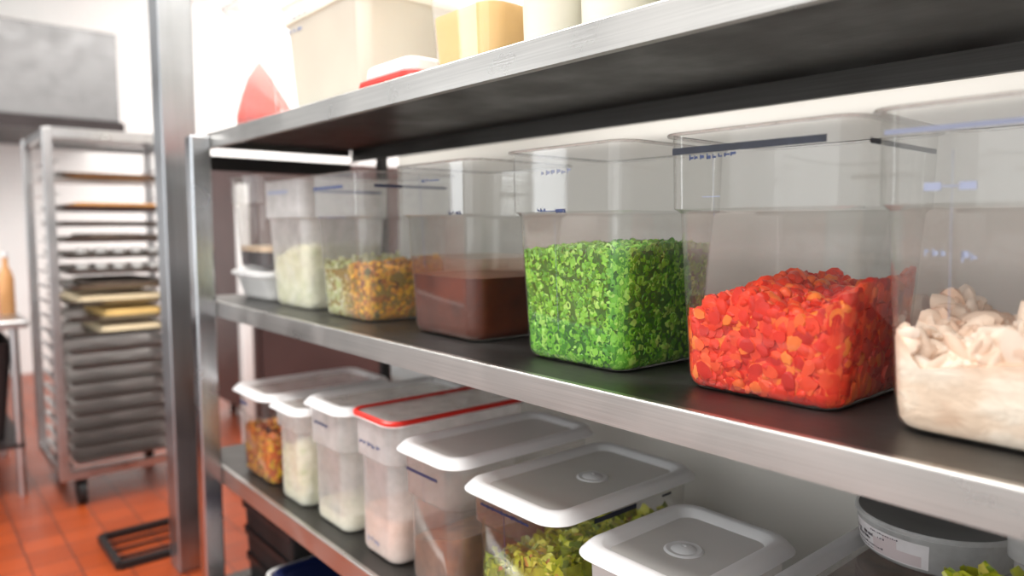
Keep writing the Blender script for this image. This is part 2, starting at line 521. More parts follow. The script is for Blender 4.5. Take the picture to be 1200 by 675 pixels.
def container(label, cx, cy, z, W, D, H, mat, rz=0, name='food_storage_container', cat='food container', band=0.31, taper=0.025, rim=True, group=None, rim_mat=None):
    z += .0006
    t = thing(name, label, cat, (cx, cy, z), rz, group)
    prof = cprofile(W, D, H, band, taper)
    b = MB().loft(prof, n=7, cap0=True)
    b.build('container_body', mat, t)
    if rim:
        hx, hy = W / 2, D / 2
        o = 0.004
        rs = [(H - .004, hx - .0035, hy - .0035, .036), (H - .004, hx + o, hy + o, .042), (H - .0015, hx + o + .0012, hy + o + .0012, .043), (H, hx + o, hy + o, .042),
              (H + .0008, hx - .002, hy - .002, .037), (H - .001, hx - .0055, hy - .0055, .034), (H - .004, hx - .0055, hy - .0055, .034)]
        MB().loft(rs, n=7).build('rim', rim_mat or M['clear_rim'], t)
    bx = Box(); bx.t = t; bx.prof = prof; bx.W = W; bx.D = D; bx.H = H; bx.loc = (cx, cy, z); bx.rz = rz
    return bx
M['clear_rim'] = clear_plastic('clear_plastic_rim', 0.28, (0.92, 0.9, 0.88, 1), rough=0.1, edge=0.8)

def marks(bx, quads, mat, name='volume_marks', side='front', off=0.0008):
    """flat print on a wall; quads (u0,u1,z0,z1) u measured from the centre of that wall, local z"""
    b = MB()
    for (u0, u1, z0, z1) in quads:
        n = max(1, int(abs(u1 - u0) / 0.02))
        for i in range(n):
            a, c = u0 + (u1 - u0) * i / n, u0 + (u1 - u0) * (i + 1) / n
            h0 = interp_prof(bx.prof, z0); h1 = interp_prof(bx.prof, z1)
            if side == 'front':
                v = [(a, -h0[1] - off, z0), (c, -h0[1] - off, z0), (c, -h1[1] - off, z1), (a, -h1[1] - off, z1)]
            else:
                v = [(h0[0] + off, a, z0), (h0[0] + off, c, z0), (h1[0] + off, c, z1), (h1[0] + off, a, z1)]
            b.add(v, [(0, 1, 2, 3)])
    return b.build(name, mat, bx.t, smooth=False)

def scale_marks(bx, z_top, z_bot, ux, mat, rows, line=True):
    q = []
    if line: q.append((ux - .0005, ux + .0005, z_bot, z_top))
    for (z, L, Rr) in rows:
        q.append((ux - L, ux + Rr, z, z + .0018))
    return marks(bx, q, mat)

def blots(u0, u1, z0, z1, n):
    """tiny worn strokes of print"""
    q = []; zm = (z0 + z1) / 2; hh = (z1 - z0) / 2
    for i in range(n):
        a = u0 + (u1 - u0) * (i + random.uniform(0.05, 0.25)) / n
        c = u0 + (u1 - u0) * (i + random.uniform(0.6, 1.0)) / n
        zc = zm + random.uniform(-.35, .35) * hh
        q.append((a, c, zc - hh * random.uniform(.2, .6), zc + hh * random.uniform(.2, .6)))
        q.append((a, a + (c - a) * .3, zm - hh * random.uniform(.4, 1), zm + hh * random.uniform(.4, 1)))
    return q

def lid(bx_or_t, W, D, z, border=0.034, recess=0.009, skirt=0.016, mat=None, panel=None, boss=False, boss_xy=(0, 0), name='lid', over=0.012, r=0.045):
    """snap-on lid: rolled skirt, raised border, sunken centre panel"""
    t = bx_or_t.t if isinstance(bx_or_t, Box) else bx_or_t
    hx, hy = W / 2 + over, D / 2 + over
    s = [(z - skirt, hx + .001, hy + .001, r + .005), (z - skirt + .002, hx + .0035, hy + .0035, r + .006), (z - skirt + .006, hx, hy, r + .003), (z - .003, hx - .006, hy - .006, r), (z + .0015, hx - .010, hy - .010, r),
         (z + .0035, hx - .016, hy - .016, r - .004), (z + .003, hx - border * .75, hy - border * .75, r - .010), (z + .001, hx - border * .9, hy - border * .9, r - .014),
         (z + .001 - recess, hx - border - .006, hy - border - .006, r - .018)]
    L = MB().loft(s, n=7).build(name, mat or M['lid_white'], t)
    pz = z + .001 - recess
    p = MB().loft([(pz, hx - border - .006, hy - border - .006, r - .018), (pz - .0005, hx * .6, hy * .6, r * .6), (pz - .001, hx * .3, hy * .3, r * .3)], n=7, cap1=True)
    p.build('lid_panel', panel or M['lid_panel'], L)
    if boss:
        MB().lathe([(.034, pz), (.030, pz + .0025), (.022, pz + .0015), (.020, pz + .003), (.012, pz + .006), (.004, pz + .007), (.002, pz + .0045), (.0005, pz + .004)], boss_xy[0], boss_xy[1], n=28, cap1=True).build('centre_boss', mat or M['lid_white'], L)
    return L

# ------------------------------------------------------------------ food
def ico():
    import bmesh
    bm = bmesh.new(); bmesh.ops.create_icosphere(bm, subdivisions=2, radius=1.0)
    v = np.array([p.co[:] for p in bm.verts]); f = np.array([[q.index for q in p.verts] for p in bm.faces]); bm.free()
    return v, f
def ico1():
    import bmesh
    bm = bmesh.new(); bmesh.ops.create_icosphere(bm, subdivisions=1, radius=1.0)
    v = np.array([p.co[:] for p in bm.verts]); f = np.array([[q.index for q in p.verts] for p in bm.faces]); bm.free()
    return v, f
ICO, ICO1 = ico(), ico1()
def lumpy(base, amp, freq, seed, squash=(1, 1, 1), boxy=0.0):
    v, f = base
    r = np.random.default_rng(seed)
    d = r.normal(size=(5, 3)) * freq; ph = r.uniform(0, 6.28, 5)
    k = 1 + amp * sum(np.sin(v @ d[i] + ph[i]) for i in range(5)) / 2.2
    u = v * k[:, None]
    if boxy:
        m = np.max(np.abs(u), axis=1, keepdims=True)
        u = u * (1 - boxy) + boxy * u / np.maximum(m, 1e-6) * 0.8
    return u * np.array(squash), f
def ring_piece(seed, length=1.0):
    r = np.random.default_rng(seed)
    n = 9
    v = []; f = []
    ro, ri = 1.0, 0.55
    for (rr, z) in ((ro, -length / 2), (ro, length / 2), (ri, length / 2), (ri, -length / 2)):
        for j in range(n):
            a = 2 * math.pi * j / n
            v.append((rr * math.cos(a) * r.uniform(.85, 1.1), rr * math.sin(a) * r.uniform(.75, 1.0), z + r.uniform(-.12, .12)))
    for i in range(4):
        for j in range(n):
            a, b = i * n + j, i * n + (j + 1) % n
            c, d = ((i + 1) % 4) * n + (j + 1) % n, ((i + 1) % 4) * n + j
            f.append((a, b, c)); f.append((a, c, d))
    return np.array(v), np.array(f)
def leaf_piece(seed):
    r = np.random.default_rng(seed)
    nx, ny = 6, 4
    v = []
    for i in range(nx):
        for j in range(ny):
            x = (i / (nx - 1) - .5) * 2; y = (j / (ny - 1) - .5) * 1.3 * (1 - .5 * abs(x))
            v.append((x, y, .25 * math.sin(3 * x + r.uniform(0, 1)) + .2 * math.cos(4 * y + 2 * x) + r.uniform(-.06, .06)))
    f = []
    for i in range(nx - 1):
        for j in range(ny - 1):
            a = i * ny + j
            f += [(a, a + ny, a + ny + 1), (a, a + ny + 1, a + 1)]
    return np.array(v), np.array(f)

def rotmats(n, r):
    q = r.normal(size=(n, 4)); q /= np.linalg.norm(q, axis=1, keepdims=True)
    w_, x, y, z = q.T
    return np.stack([np.stack([1 - 2 * (y * y + z * z), 2 * (x * y - z * w_), 2 * (x * z + y * w_)], -1),
                     np.stack([2 * (x * y + z * w_), 1 - 2 * (x * x + z * z), 2 * (y * z - x * w_)], -1),
                     np.stack([2 * (x * z - y * w_), 2 * (y * z + x * w_), 1 - 2 * (x * x + y * y)], -1)], 1)

def clamp_inside(P, prof, inset):
    zs = np.array([p[0] for p in prof])
    hx = np.interp(P[:, 2], zs, [p[1] for p in prof]) - inset
    hy = np.interp(P[:, 2], zs, [p[2] for p in prof]) - inset
    rr = np.interp(P[:, 2], zs, [p[3] for p in prof]) - inset
    ax, ay = np.abs(P[:, 0]), np.abs(P[:, 1])
    sx, sy = np.sign(P[:, 0]), np.sign(P[:, 1])
    ax = np.minimum(ax, hx); ay = np.minimum(ay, hy)
    qx, qy = ax - (hx - rr), ay - (hy - rr)
    l = np.hypot(qx, qy)
    m = (qx > 0) & (qy > 0) & (l > rr)
    s = np.where(m, rr / np.maximum(l, 1e-9), 1)
    ax = np.where(m, hx - rr + qx * s, ax); ay = np.where(m, hy - rr + qy * s, ay)
    P[:, 0] = ax * sx; P[:, 1] = ay * sy
    P[:, 2] = np.maximum(P[:, 2], 0.003)
    return P

def fill(name, label, bx, h, mat, core_mat, pieces, size, n_side=(900, 700, 250, 200), n_top=700, scale=(1, 1, 1), seed=1, inset=0.0022, clampin=True, core_ins=None, margin=.02, top_jit=0.6, flat=None, cat='food'):
    """a heap of cut food filling box bx up to height h(x, y) (local): a core and loose pieces pressed against the walls"""
    r = np.random.default_rng(seed)
    prof = bx.prof
    b = MB()
    # core
    T = [0.0, 0.08, 0.25, 0.5, 0.75, 1.0]
    ins = size * 0.55 if core_ins is None else core_ins
    rows = []
    for t in T:
        row = []
        for (px, py) in rrect(1, 1, 0.3, 7):
            z = 0.006
            hh = max(0.01, h(px * bx.W / 2 * .9, py * bx.D / 2 * .9) - size * .5)
            z = 0.005 + t * (hh - 0.005)
            hx, hy, rr = interp_prof(prof, z)
            row.append((px * (hx - ins), py * (hy - ins), z))
        rows.append(row)
    for sc in (0.8, 0.6, 0.4, 0.2):
        row = []
        for (px, py) in rrect(1, 1, 0.3, 7):
            x, y = px * (bx.W / 2 - ins - .012) * sc, py * (bx.D / 2 - ins - .012) * sc
            row.append((x, y, max(0.01, h(x, y) - size * .5)))
        rows.append(row)
    k = len(rows[0]); v = [p for row in rows for p in row]; f = []
    for i in range(len(rows) - 1):
        for j in range(k):
            a, c = i * k + j, i * k + (j + 1) % k
            f.append((a, c, c + k, a + k))
    f.append(tuple(reversed(range(k)))); f.append(tuple((len(rows) - 1) * k + j for j in range(k)))
    b.add(v, f, 1)
    # pieces
    cen = []
    W2, D2 = bx.W / 2, bx.D / 2
    for side, n in enumerate(n_side):      # front, right, left, back
        for _ in range(n):
            u = r.uniform(-1, 1)
            d = size * r.uniform(0.35, 1.3)
            if side == 0: x, y = u * W2, -D2
            elif side == 1: x, y = W2, u * D2
            elif side == 2: x, y = -W2, u * D2
            else: x, y = u * W2, D2
            hh = max(0.012, h(x * .92, y * .92))
            z = r.uniform(0.004, hh)
            hx, hy, rr = interp_prof(prof, z)
            x = max(-hx + d, min(hx - d, x)); y = max(-hy + d, min(hy - d, y))
            cen.append((x, y, z))
    for _ in range(n_top):
        x, y = r.uniform(-1, 1) * (W2 - margin), r.uniform(-1, 1) * (D2 - margin)
        cen.append((x, y, max(0.01, h(x, y) + r.uniform(-top_jit, top_jit * .5) * size)))
    cen = np.array(cen)
    N = len(cen)
    rot = rotmats(N, r)
    sc = size * r.uniform(0.65, 1.25, N)
    which = r.integers(0, len(pieces), N)
    for i in range(N):
        pv, pf = pieces[which[i]]
        P = (pv * np.array(scale)) @ rot[i].T * sc[i]
        if flat: P[:, 2] *= flat
        P = P + cen[i]
        if clampin: P = clamp_inside(P, prof, inset + r.uniform(0, .45) * size)
        b.add(P.tolist(), pf.tolist(), 0)
    o = b.build(name, [mat, core_mat], None, smooth=True)
    o.location = bx.loc; o.rotation_euler = (0, 0, math.radians(bx.rz))
    tag(o, label, cat, kind='stuff')
    return o

def solid_fill(name, label, bx, h, mats, inset=0.0022, cat='food', top_r=0.0, z0=0.004, rough_top=0.0, seed=3):
    """smooth liquid or paste filling box bx up to h(x, y)"""
    r = np.random.default_rng(seed)
    b = MB(); prof = bx.prof; rows = []
    zs0 = [p[0] for p in prof]
    for t in [0, .01, .02, .05, .1, .2, .35, .5, .65, .8, .9, 1.0]:
        row = []
        for (px, py) in rrect(1, 1, 0.3, 7):
            hh = max(.008, h(px * bx.W / 2 * .95, py * bx.D / 2 * .95))
            z = z0 + t * (hh - z0)
            hx, hy, rr = interp_prof(prof, z)
            row.append((px, py, z, hx - inset, hy - inset, rr))
        pts = []
        for k, (px, py, z, hx, hy, rr) in enumerate(row):
            q = rrect(hx, hy, rr, 7)[k]
            pts.append((q[0], q[1], z))
        rows.append(pts)
    for sc in (0.93, 0.8, 0.6, 0.4, 0.2, 0.06):
        pts = []
        for p in rows[11]:
            x, y = p[0] * sc, p[1] * sc
            pts.append((x, y, max(.008, h(x, y)) + rough_top * r.uniform(-1, 1)))
        rows.append(pts)
    k = len(rows[0]); v = [p for row in rows for p in row]; f = []
    for i in range(len(rows) - 1):
        for j in range(k):
            a, c = i * k + j, i * k + (j + 1) % k
            f.append((a, c, c + k, a + k))
    f.append(tuple(reversed(range(k)))); f.append(tuple((len(rows) - 1) * k + j for j in range(k)))
    b.add(v, f)
    o = b.build(name, mats, None)
    o.location = bx.loc; o.rotation_euler = (0, 0, math.radians(bx.rz))
    tag(o, label, cat, kind='stuff')
    return o

# ---- food materials
M['scallion'] = food('chopped_green', [(0.0, lin(60, 124, 24)), (0.25, lin(86, 160, 32)), (0.5, lin(112, 184, 44)), (0.75, lin(140, 206, 64)), (1.0, lin(176, 222, 104))], 0.25, 0.0, 0.5, bump=0.08, nscale=70, mottle=.3)
M['scallion_core'] = plain('green_core', lin(48, 104, 20), 0.7, 0, .3, 90, .4)
M['pepper'] = food('diced_red', [(0.0, lin(196, 26, 12)), (0.3, lin(228, 44, 22)), (0.6, lin(240, 66, 34)), (0.85, lin(247, 96, 48)), (1.0, lin(250, 134, 50))], 0.36, 0.0, 0.35, nscale=50, mottle=.4, bump=.15)  # mottle also paints shadow in the gaps between the dice
M['pepper_core'] = plain('red_core', lin(206, 34, 14), 0.6, 0, 0.2, 60, .4)
M['chicken'] = food('shredded_pale', [(0.0, lin(232, 200, 176)), (0.35, lin(242, 216, 194)), (0.7, lin(247, 226, 206)), (1.0, lin(251, 236, 220))], 0.55, 0.0, 0.25, nscale=40, bump=0.15, mottle=.2)
def pressed_mass(name, base, crease_shade, light):  # darker crease colour paints shade into the folds of the mass
    m, nt, out = new_mat(name); L = nt.links
    b = nt.nodes.new('ShaderNodeBsdfPrincipled'); b.inputs['Roughness'].default_value = 0.45
    tc = nt.nodes.new('ShaderNodeTexCoord')
    mp = nt.nodes.new('ShaderNodeMapping'); mp.inputs['Scale'].default_value = (26, 26, 48); mp.inputs['Rotation'].default_value = (0, math.radians(24), 0)
    L.new(tc.outputs['Object'], mp.inputs['Vector'])
    nz = nt.nodes.new('ShaderNodeTexNoise'); nz.inputs['Scale'].default_value = 1.3; nz.inputs['Detail'].default_value = 5; nz.inputs['Distortion'].default_value = 1.4
    L.new(mp.outputs['Vector'], nz.inputs['Vector'])
    vo = nt.nodes.new('ShaderNodeTexVoronoi'); vo.feature = 'SMOOTH_F1'; vo.inputs['Scale'].default_value = 1.0; vo.inputs['Smoothness'].default_value = .6
    ad = nt.nodes.new('ShaderNodeMix'); ad.data_type = 'VECTOR'; ad.inputs[0].default_value = .45
    L.new(mp.outputs['Vector'], ad.inputs[4]); L.new(nz.outputs['Color'], ad.inputs[5]); L.new(ad.outputs[1], vo.inputs['Vector'])
    r = ramp(nt, [(0.25, light), (0.55, base), (0.72, base), (0.95, crease_shade)])
    L.new(vo.outputs['Distance'], r.inputs['Fac'])
    r2 = ramp(nt, [(0.3, (.86, .84, .82, 1)), (0.6, (1, 1, 1, 1))]); L.new(nz.outputs['Fac'], r2.inputs['Fac'])
    mm = nt.nodes.new('ShaderNodeMix'); mm.data_type = 'RGBA'; mm.blend_type = 'MULTIPLY'; mm.inputs[0].default_value = 1
    L.new(r.outputs['Color'], mm.inputs[6]); L.new(r2.outputs['Color'], mm.inputs[7]); L.new(mm.outputs[2], b.inputs['Base Color'])
    bp = nt.nodes.new('ShaderNodeBump'); bp.inputs['Strength'].default_value = .6; bp.inputs['Distance'].default_value = .006; bp.invert = True
    L.new(vo.outputs['Distance'], bp.inputs['Height']); L.new(bp.outputs[0], b.inputs['Normal'])
    L.new(b.outputs[0], out.inputs['Surface'])
    return m
M['chicken_core'] = pressed_mass('pressed_pale_meat', lin(240, 214, 190), lin(206, 164, 134), lin(250, 234, 216))
M['sauce'] = plain('brown_sauce', lin(88, 34, 10), 0.35, 0, 0.35, 18, 0.1)
M['curry'] = food('yellow_orange_mix', [(0.0, lin(226, 222, 190)), (0.5, lin(214, 216, 160)), (1.0, lin(196, 204, 120))], 0.4,
                  axis_ramp=(-0.02, 0.06, [(0.0, lin(120, 70, 8)), (0.25, lin(190, 112, 6)), (0.5, lin(236, 158, 6)), (0.9, lin(246, 190, 20)), (1.0, lin(100, 92, 14))]))
M['curry_core'] = plain('curry_core', lin(150, 120, 30), 0.7)
M['potato'] = food('pale_dice', [(0.0, lin(226, 224, 176)), (0.5, lin(240, 238, 200)), (0.9, lin(246, 244, 216)), (1.0, lin(180, 196, 110))], 0.45)
M['potato_core'] = plain('pale_dice_core', lin(214, 212, 168), 0.7)
M['dark_liquid'] = plain('dark_plum_liquid', lin(34, 16, 24), 0.25)
M['foam'] = plain('beige_foam', lin(222, 196, 164), 0.7, 0, 0.1, 60, 0.3)
M['salad'] = food('green_salad', [(0.0, lin(98, 118, 20)), (0.3, lin(160, 176, 30)), (0.65, lin(206, 208, 52)), (0.92, lin(224, 224, 96)), (1.0, lin(196, 120, 60))], 0.35, nscale=50)
M['salad_core'] = plain('salad_core', lin(150, 158, 34), 0.7, 0, .3, 40, .4)
M['relish'] = food('orange_brown_mix', [(0.0, lin(150, 60, 20)), (0.35, lin(200, 100, 34)), (0.6, lin(222, 140, 44)), (0.85, lin(226, 176, 40)), (1.0, lin(96, 84, 26))], 0.4)
M['relish_core'] = plain('relish_core', lin(130, 60, 22), 0.7)
M['cheese'] = plain('yellow_cheese', lin(242, 196, 120), 0.45, 0, 0.05, 8)
M['cream'] = plain('pale_cream', lin(240, 234, 204), 0.5, 0, 0.04, 12)
M['flour'] = plain('pale_cream_powder', lin(232, 222, 196), 0.7, 0, 0.05, 8)
M['redmass'] = plain('red_paste', lin(222, 70, 52), 0.4, 0, 0.15, 25, 0.2)
M['tan'] = plain('tan_paste', lin(226, 204, 170), 0.6, 0, 0.1, 20)
M['stew'] = plain('brown_stew', lin(126, 84, 58), 0.45, 0, 0.35, 24, 0.3)
M['pinkish'] = plain('pale_pink_mix', lin(228, 196, 176), 0.5, 0, 0.12, 30, 0.2)

# piece templates
P_SCAL = [ring_piece(i, random.uniform(0.7, 1.9)) for i in range(8)] + [lumpy(ICO1, .25, 1.5, 30 + i, (1, .8, .6), .3) for i in range(5)]
P_DICE = [lumpy(ICO, .32, 1.8, 50 + i, (1, .85, .7), .35) for i in range(8)]
P_DICE1 = [lumpy(ICO1, .3, 1.8, 70 + i, (1, .85, .7), .35) for i in range(8)]
P_SHRED = [lumpy(ICO, .16, 1.6, 90 + i, (1.8, .95, .5), 0.0) for i in range(10)]
P_LEAF = [leaf_piece(i) for i in range(8)]

# ================================================================== MIDDLE SHELF
E = {}
def mid(label, xl, yf, W=0.300, D=0.300, H=0.384, mat='clear', z=ZM, rz=0, **k):
    """xl = x of the rim's left edge, yf = y of the rim's front edge"""
    return container(label, xl + W / 2, yf + D / 2, z, W, D, H, M[mat], rz, **k)

# chopped green scallions
g = mid('clear square container half full of chopped green scallions', -1.060, 0.080, mat='clear_fog')
fill('chopped_scallions', 'bright green chopped scallions inside the clear square container', g, lambda x, y: 0.195 + 0.008 * math.sin(9 * x + 1) + 0.01 * math.cos(11 * y) + 0.02 * x,
     M['scallion'], M['scallion_core'], P_SCAL, 0.0074, (1900, 1400, 400, 200), 1200, seed=11)
marks(g, [(-.052, .0, .272, .2735), (-.012, .012, .270, .276)] + blots(-.012, .016, .268, .277, 3) + blots(-.06, -.035, .271, .279, 3), M['blue_ink'])
marks(g, blots(-.05, .03, .335, .346, 6), M['faint_ink'], 'faded_marks')
marks(g, [(-.02, -.0195, .06, .26)], M['faint_ink'], 'scale_line')

# red peppers
r_ = mid('clear square container half full of diced red peppers', -0.704, 0.095, W=0.298, mat='clear_fog', rz=0.4)
def hred(x, y):
    return 0.112 + 0.18 * (x + .02) + (0.03 * math.exp(-((x + .03) / .06) ** 2)) + 0.13 * (y + .15) * (0.5 + 3.0 * max(0, x + .06)) + 0.008 * math.sin(25 * x + 3) + .006 * math.cos(31 * y + 9 * x)
fill('diced_red_peppers', 'diced red peppers heaped inside the clear square container', r_, hred, M['pepper'], M['pepper_core'], P_DICE, 0.0135, (760, 620, 170, 120), 560, seed=12)
b_ = marks(r_, [(-.128, .108, .352, .362)], M['navy_band'], 'dark_band')
marks(r_, [(-.11, .11, .350, .357)], M['navy_band'], 'dark_band', side='right')
marks(r_, blots(-.10, -.02, .342, .351, 8), M['blue_ink'])
marks(r_, [(-.058, -.0575, .26, .345), (-.075, -.045, .288, .2893)], M['faint_ink'], 'scale_line')

# chicken
ck = mid('clear square container half full of shredded pale meat', -0.392, 0.085, W=0.31, mat='clear_fog', rz=0.0)
def hck(x, y):
    return 0.078 + .007 * math.sin(61 * x + 23 * y) + .006 * math.cos(83 * x - 40 * y) + 0.22 * (x + .15) * (1 if x < 0 else .8) + 0.10 * (y + .15) + .010 * math.sin(33 * x) + .008 * math.cos(29 * y + 7 * x) + (.02 * math.exp(-((x + .125) / .02) ** 2))
fill('shredded_meat', 'shredded pale cooked meat heaped inside the clear square container', ck, hck, M['chicken'], M['chicken_core'], P_SHRED, 0.0135, (0, 0, 0, 0), 680, seed=13, core_ins=0.0024, top_jit=1.4, margin=.032, inset=.0032)
marks(ck, [(-.135, .13, .352, .358)], M['faint_ink'], 'blue_band')
marks(ck, [(-.09, -.072, .286, .295), (-.0725, -.053, .2897, .2913), (-.054, -.037, .286, .295)], M['faint_ink'])
marks(ck, [(-.062, -.0614, .14, .33)] + blots(-.09, -.065, .212, .222, 3) + blots(-.052, -.034, .206, .22, 2), M['faint_ink'], 'scale_line')

# brown sauce
s_ = mid('clear square container half full of brown sauce', -1.476, 0.095, mat='clear', W=0.302)
solid_fill('brown_sauce', 'smooth brown sauce inside the clear square container', s_, lambda x, y: 0.136, M['sauce'])
sf = MB().loft([(0.136, *[a - b for a, b in zip(interp_prof(s_.prof, .136), (.0018, .0018, .002))]), (0.178, *[a - b for a, b in zip(interp_prof(s_.prof, .178), (.0018, .0018, .002))])], n=7)
M['film'] = clear_plastic('sauce_film', 0.10, lin(190, 110, 60), tint=(0.96, 0.9, 0.84, 1), rough=.3, edge=0.1, fog=(0.136, 0.17, 0.2))
fo = sf.build('sauce_film', M['film'], None); fo.location = s_.loc
tag(fo, 'thin smear of sauce on the walls just above the brown sauce', 'food', kind='stuff')
marks(s_, [(-.01, .03, .344, .3465), (-.048, -.047, .15, .36)] + blots(-.04, -.012, .341, .350, 3), M['blue_ink'])
marks(s_, blots(.06, .11, .270, .279, 4), M['dark_ink'], 'number_marks')

# curry mix
k_ = mid('clear square container of yellow and orange pickled vegetables with a pale left side', -1.905, 0.080, mat='clear_tall')
def hk(x, y):
    return 0.10 + 0.02 * math.sin(14 * x) + 0.03 * math.exp(-((x - .06) / .05) ** 2) + (.08 * max(0, -x) / .15) + .05 * (y + .15)
fill('yellow_orange_vegetables', 'chopped yellow and orange vegetables inside the hazy square container', k_, hk, M['curry'], M['curry_core'], P_DICE1, 0.010, (500, 500, 150, 100), 500, seed=14)
marks(k_, [(-.12, .05, .344, .351)], M['blue_ink'], 'blue_band')
marks(k_, [(-.11, .11, .344, .351)], M['dark_ink'], 'blue_band', side='right')
marks(k_, blots(-.10, .06, .266, .274, 7), M['faint_ink'], 'number_marks')

# pale salad
p_ = mid('frosted square container full of pale diced potato salad', -2.258, 0.085, mat='frost')
fill('pale_diced_salad', 'pale cream diced salad inside the frosted square container', p_, lambda x, y: 0.165 + .10 * x + .01 * math.sin(20 * x), M['potato'], M['potato_core'], P_DICE1, 0.012, (420, 420, 100, 80), 400, seed=15)
marks(p_, [(-.10, .05, .342, .352)], M['faint_ink'], 'blue_band')
marks(p_, [(-.11, .11, .342, .352)], M['blue_ink'], 'blue_band', side='right')

# stack at the far left: low white tub with a clear container on it
lt = container('small white plastic tub under a clear container at the shelf end', -2.425, 0.235, ZM, 0.30, 0.28, 0.094, M['tub_white'], 0, 'plastic_tub', 'tub', band=0.22, rim_mat=M['tub_white'])
lid(lt, 0.30, 0.28, 0.094, over=0.004, skirt=.012)
d_ = container('clear container of dark liquid stacked on a small white tub', -2.432, 0.235, ZM + 0.099, 0.286, 0.286, 0.312, M['clear_tall'], 0)
solid_fill('dark_liquid', 'dark plum-coloured liquid inside the clear container on the white tub', d_, lambda x, y: 0.062, M['dark_liquid'])
fo2 = MB().loft([(0.0625, *[a - b for a, b in zip(interp_prof(d_.prof, .062), (.0022, .0022, .002))]), (0.080, *[a - b for a, b in zip(interp_prof(d_.prof, .08), (.0022, .0022, .002))])], n=7, cap0=True, cap1=True).build('beige_foam', M['foam'])
fo2.location = d_.loc; tag(fo2, 'beige foam layer floating on the dark liquid', 'food', kind='stuff')

# ================================================================== LOWER SHELF
def low(label, xl, yf, W, D, H, mat, **k):
    return container(label, xl + W / 2, yf + D / 2, ZL, W, D, H, M[mat], k.pop('rz', 0), taper=k.pop('taper', 0.014), **k)
# 1 relish
a1 = low('clear container of orange and yellow relish under a pale lid, leftmost on the lower shelf', -2.385, 0.030, 0.262, 0.43, 0.285, 'clear', rim=False)
lid(a1, 0.262, 0.43, 0.288, mat=M['lid_white'], panel=M['frost_lid'])
fill('orange_relish', 'chunky orange and yellow relish in the leftmost lidded container', a1, lambda x, y: 0.165 - .25 * abs(x + .03), M['relish'], M['relish_core'], P_DICE1, 0.014, (380, 300, 80, 60), 260, seed=21)
marks(a1, [(-.09, -.03, .232, .242)], M['blue_ink'])
# 2 pale green salad
a2 = low('narrow white translucent tub of pale green salad between two lidded containers', -2.082, 0.030, 0.190, 0.40, 0.283, 'frost', band=0.24)
lid(a2, 0.190, 0.40, 0.290, mat=M['lid_white'], panel=M['frost_lid'], border=.026)
fill('pale_green_salad', 'pale yellow-green shredded salad in the narrow translucent tub', a2, lambda x, y: 0.17 + .02 * math.sin(20 * x), M['potato'], M['potato_core'], P_DICE1, 0.013, (300, 300, 80, 60), 160, seed=22)
# 3 tall frosted
a3 = low('tall frosted white container with a white lid and a little cream at the bottom', -1.865, 0.040, 0.215, 0.42, 0.335, 'frost', band=0.36)
lid(a3, 0.215, 0.42, 0.338, mat=M['lid_white'], panel=M['frost_lid'])
solid_fill('cream_layer', 'cream-coloured layer at the bottom of the tall frosted container', a3, lambda x, y: 0.048, M['cream'])
marks(a3, [(-.06, .02, .276, .281)] + blots(-.06, .02, .270, .283, 4), M['blue_ink'])
# 4 with red lid
a4 = low('tall milky container with a red-edged clear lid', -1.607, 0.040, 0.195, 0.42, 0.345, 'frost', band=0.3, rim_mat=M['tub_white'])
L4 = MB().loft([(0.343, .101, .214, .04), (0.352, .102, .215, .04), (0.356, .098, .211, .038), (0.355, .092, .205, .034), (0.351, .090, .203, .032)], n=7).build('lid', M['red_plastic'], a4.t)
MB().loft([(0.351, .0905, .2035, .032), (0.350, .06, .15, .03), (0.350, .03, .08, .02)], n=7, cap1=True).build('lid_panel', M['frost_lid'], L4)
solid_fill('pale_pink_mix', 'pale pinkish mixture in the milky container with the red-edged lid', a4, lambda x, y: 0.11, M['pinkish'])
marks(a4, blots(-.06, .04, .275, .288, 5), M['blue_ink'])
marks(a4, blots(-.04, .02, .03, .05, 4), M['faint_ink'], 'worn_marks')
# 5 stew
a5 = low('hazy container of brown stew with a white lid, beside the red-edged lid', -1.392, 0.045, 0.212, 0.42, 0.316, 'clear_tall', rim=False, band=.36)
lid(a5, 0.212, 0.42, 0.320, panel=M['lid_panel'])
solid_fill('brown_stew', 'brown stew in the hazy container under the white lid', a5, lambda x, y: 0.12 + .25 * x, M['stew'])
marks(a5, [(-.075, .045, .262, .269)], M['dark_ink'], 'dark_band')
marks(a5, [(-.012, -.011, .20, .264)], M['blue_ink'], 'scale_line')
# 6 salad
a6 = low('clear container of yellow-green salad with a white lid, in front of the pale wall', -1.150, 0.055, 0.262, 0.41, 0.288, 'clear', rim=False, band=.27)
lid(a6, 0.262, 0.41, 0.293, panel=M['lid_panel'], boss=True, boss_xy=(0.01, 0.02))
fill('yellow_green_salad', 'yellow-green chopped salad in the clear container under the white lid', a6, lambda x, y: 0.16 + .02 * math.sin(18 * x) + .12 * x, M['salad'], M['salad_core'], P_LEAF, 0.020, (420, 420, 100, 80), 300, seed=23, core_ins=.006)
marks(a6, [(-.085, .058, .254, .2585)] + blots(-.08, .05, .252, .262, 9), M['dark_ink'], 'dark_band')
marks(a6, [(-.014, -.0125, .02, .254)], M['dark_ink'], 'scale_line')
marks(a6, [(-.10, .02, .254, .264)], M['navy_band'], 'dark_band', side='right')
marks(a6, [(.10, .13, .256, .261)], M['navy_band'], 'dark_dash', side='right')
# 7 white tub
a7 = low('white tub whose white lid has a round centre boss, right of the salad container', -0.832, 0.060, 0.230, 0.29, 0.262, 'tub_milky', rim=False, taper=.02)
lid(a7, 0.230, 0.29, 0.267, panel=M['lid_panel'], boss=True, recess=.012, boss_xy=(0.0, -0.01))
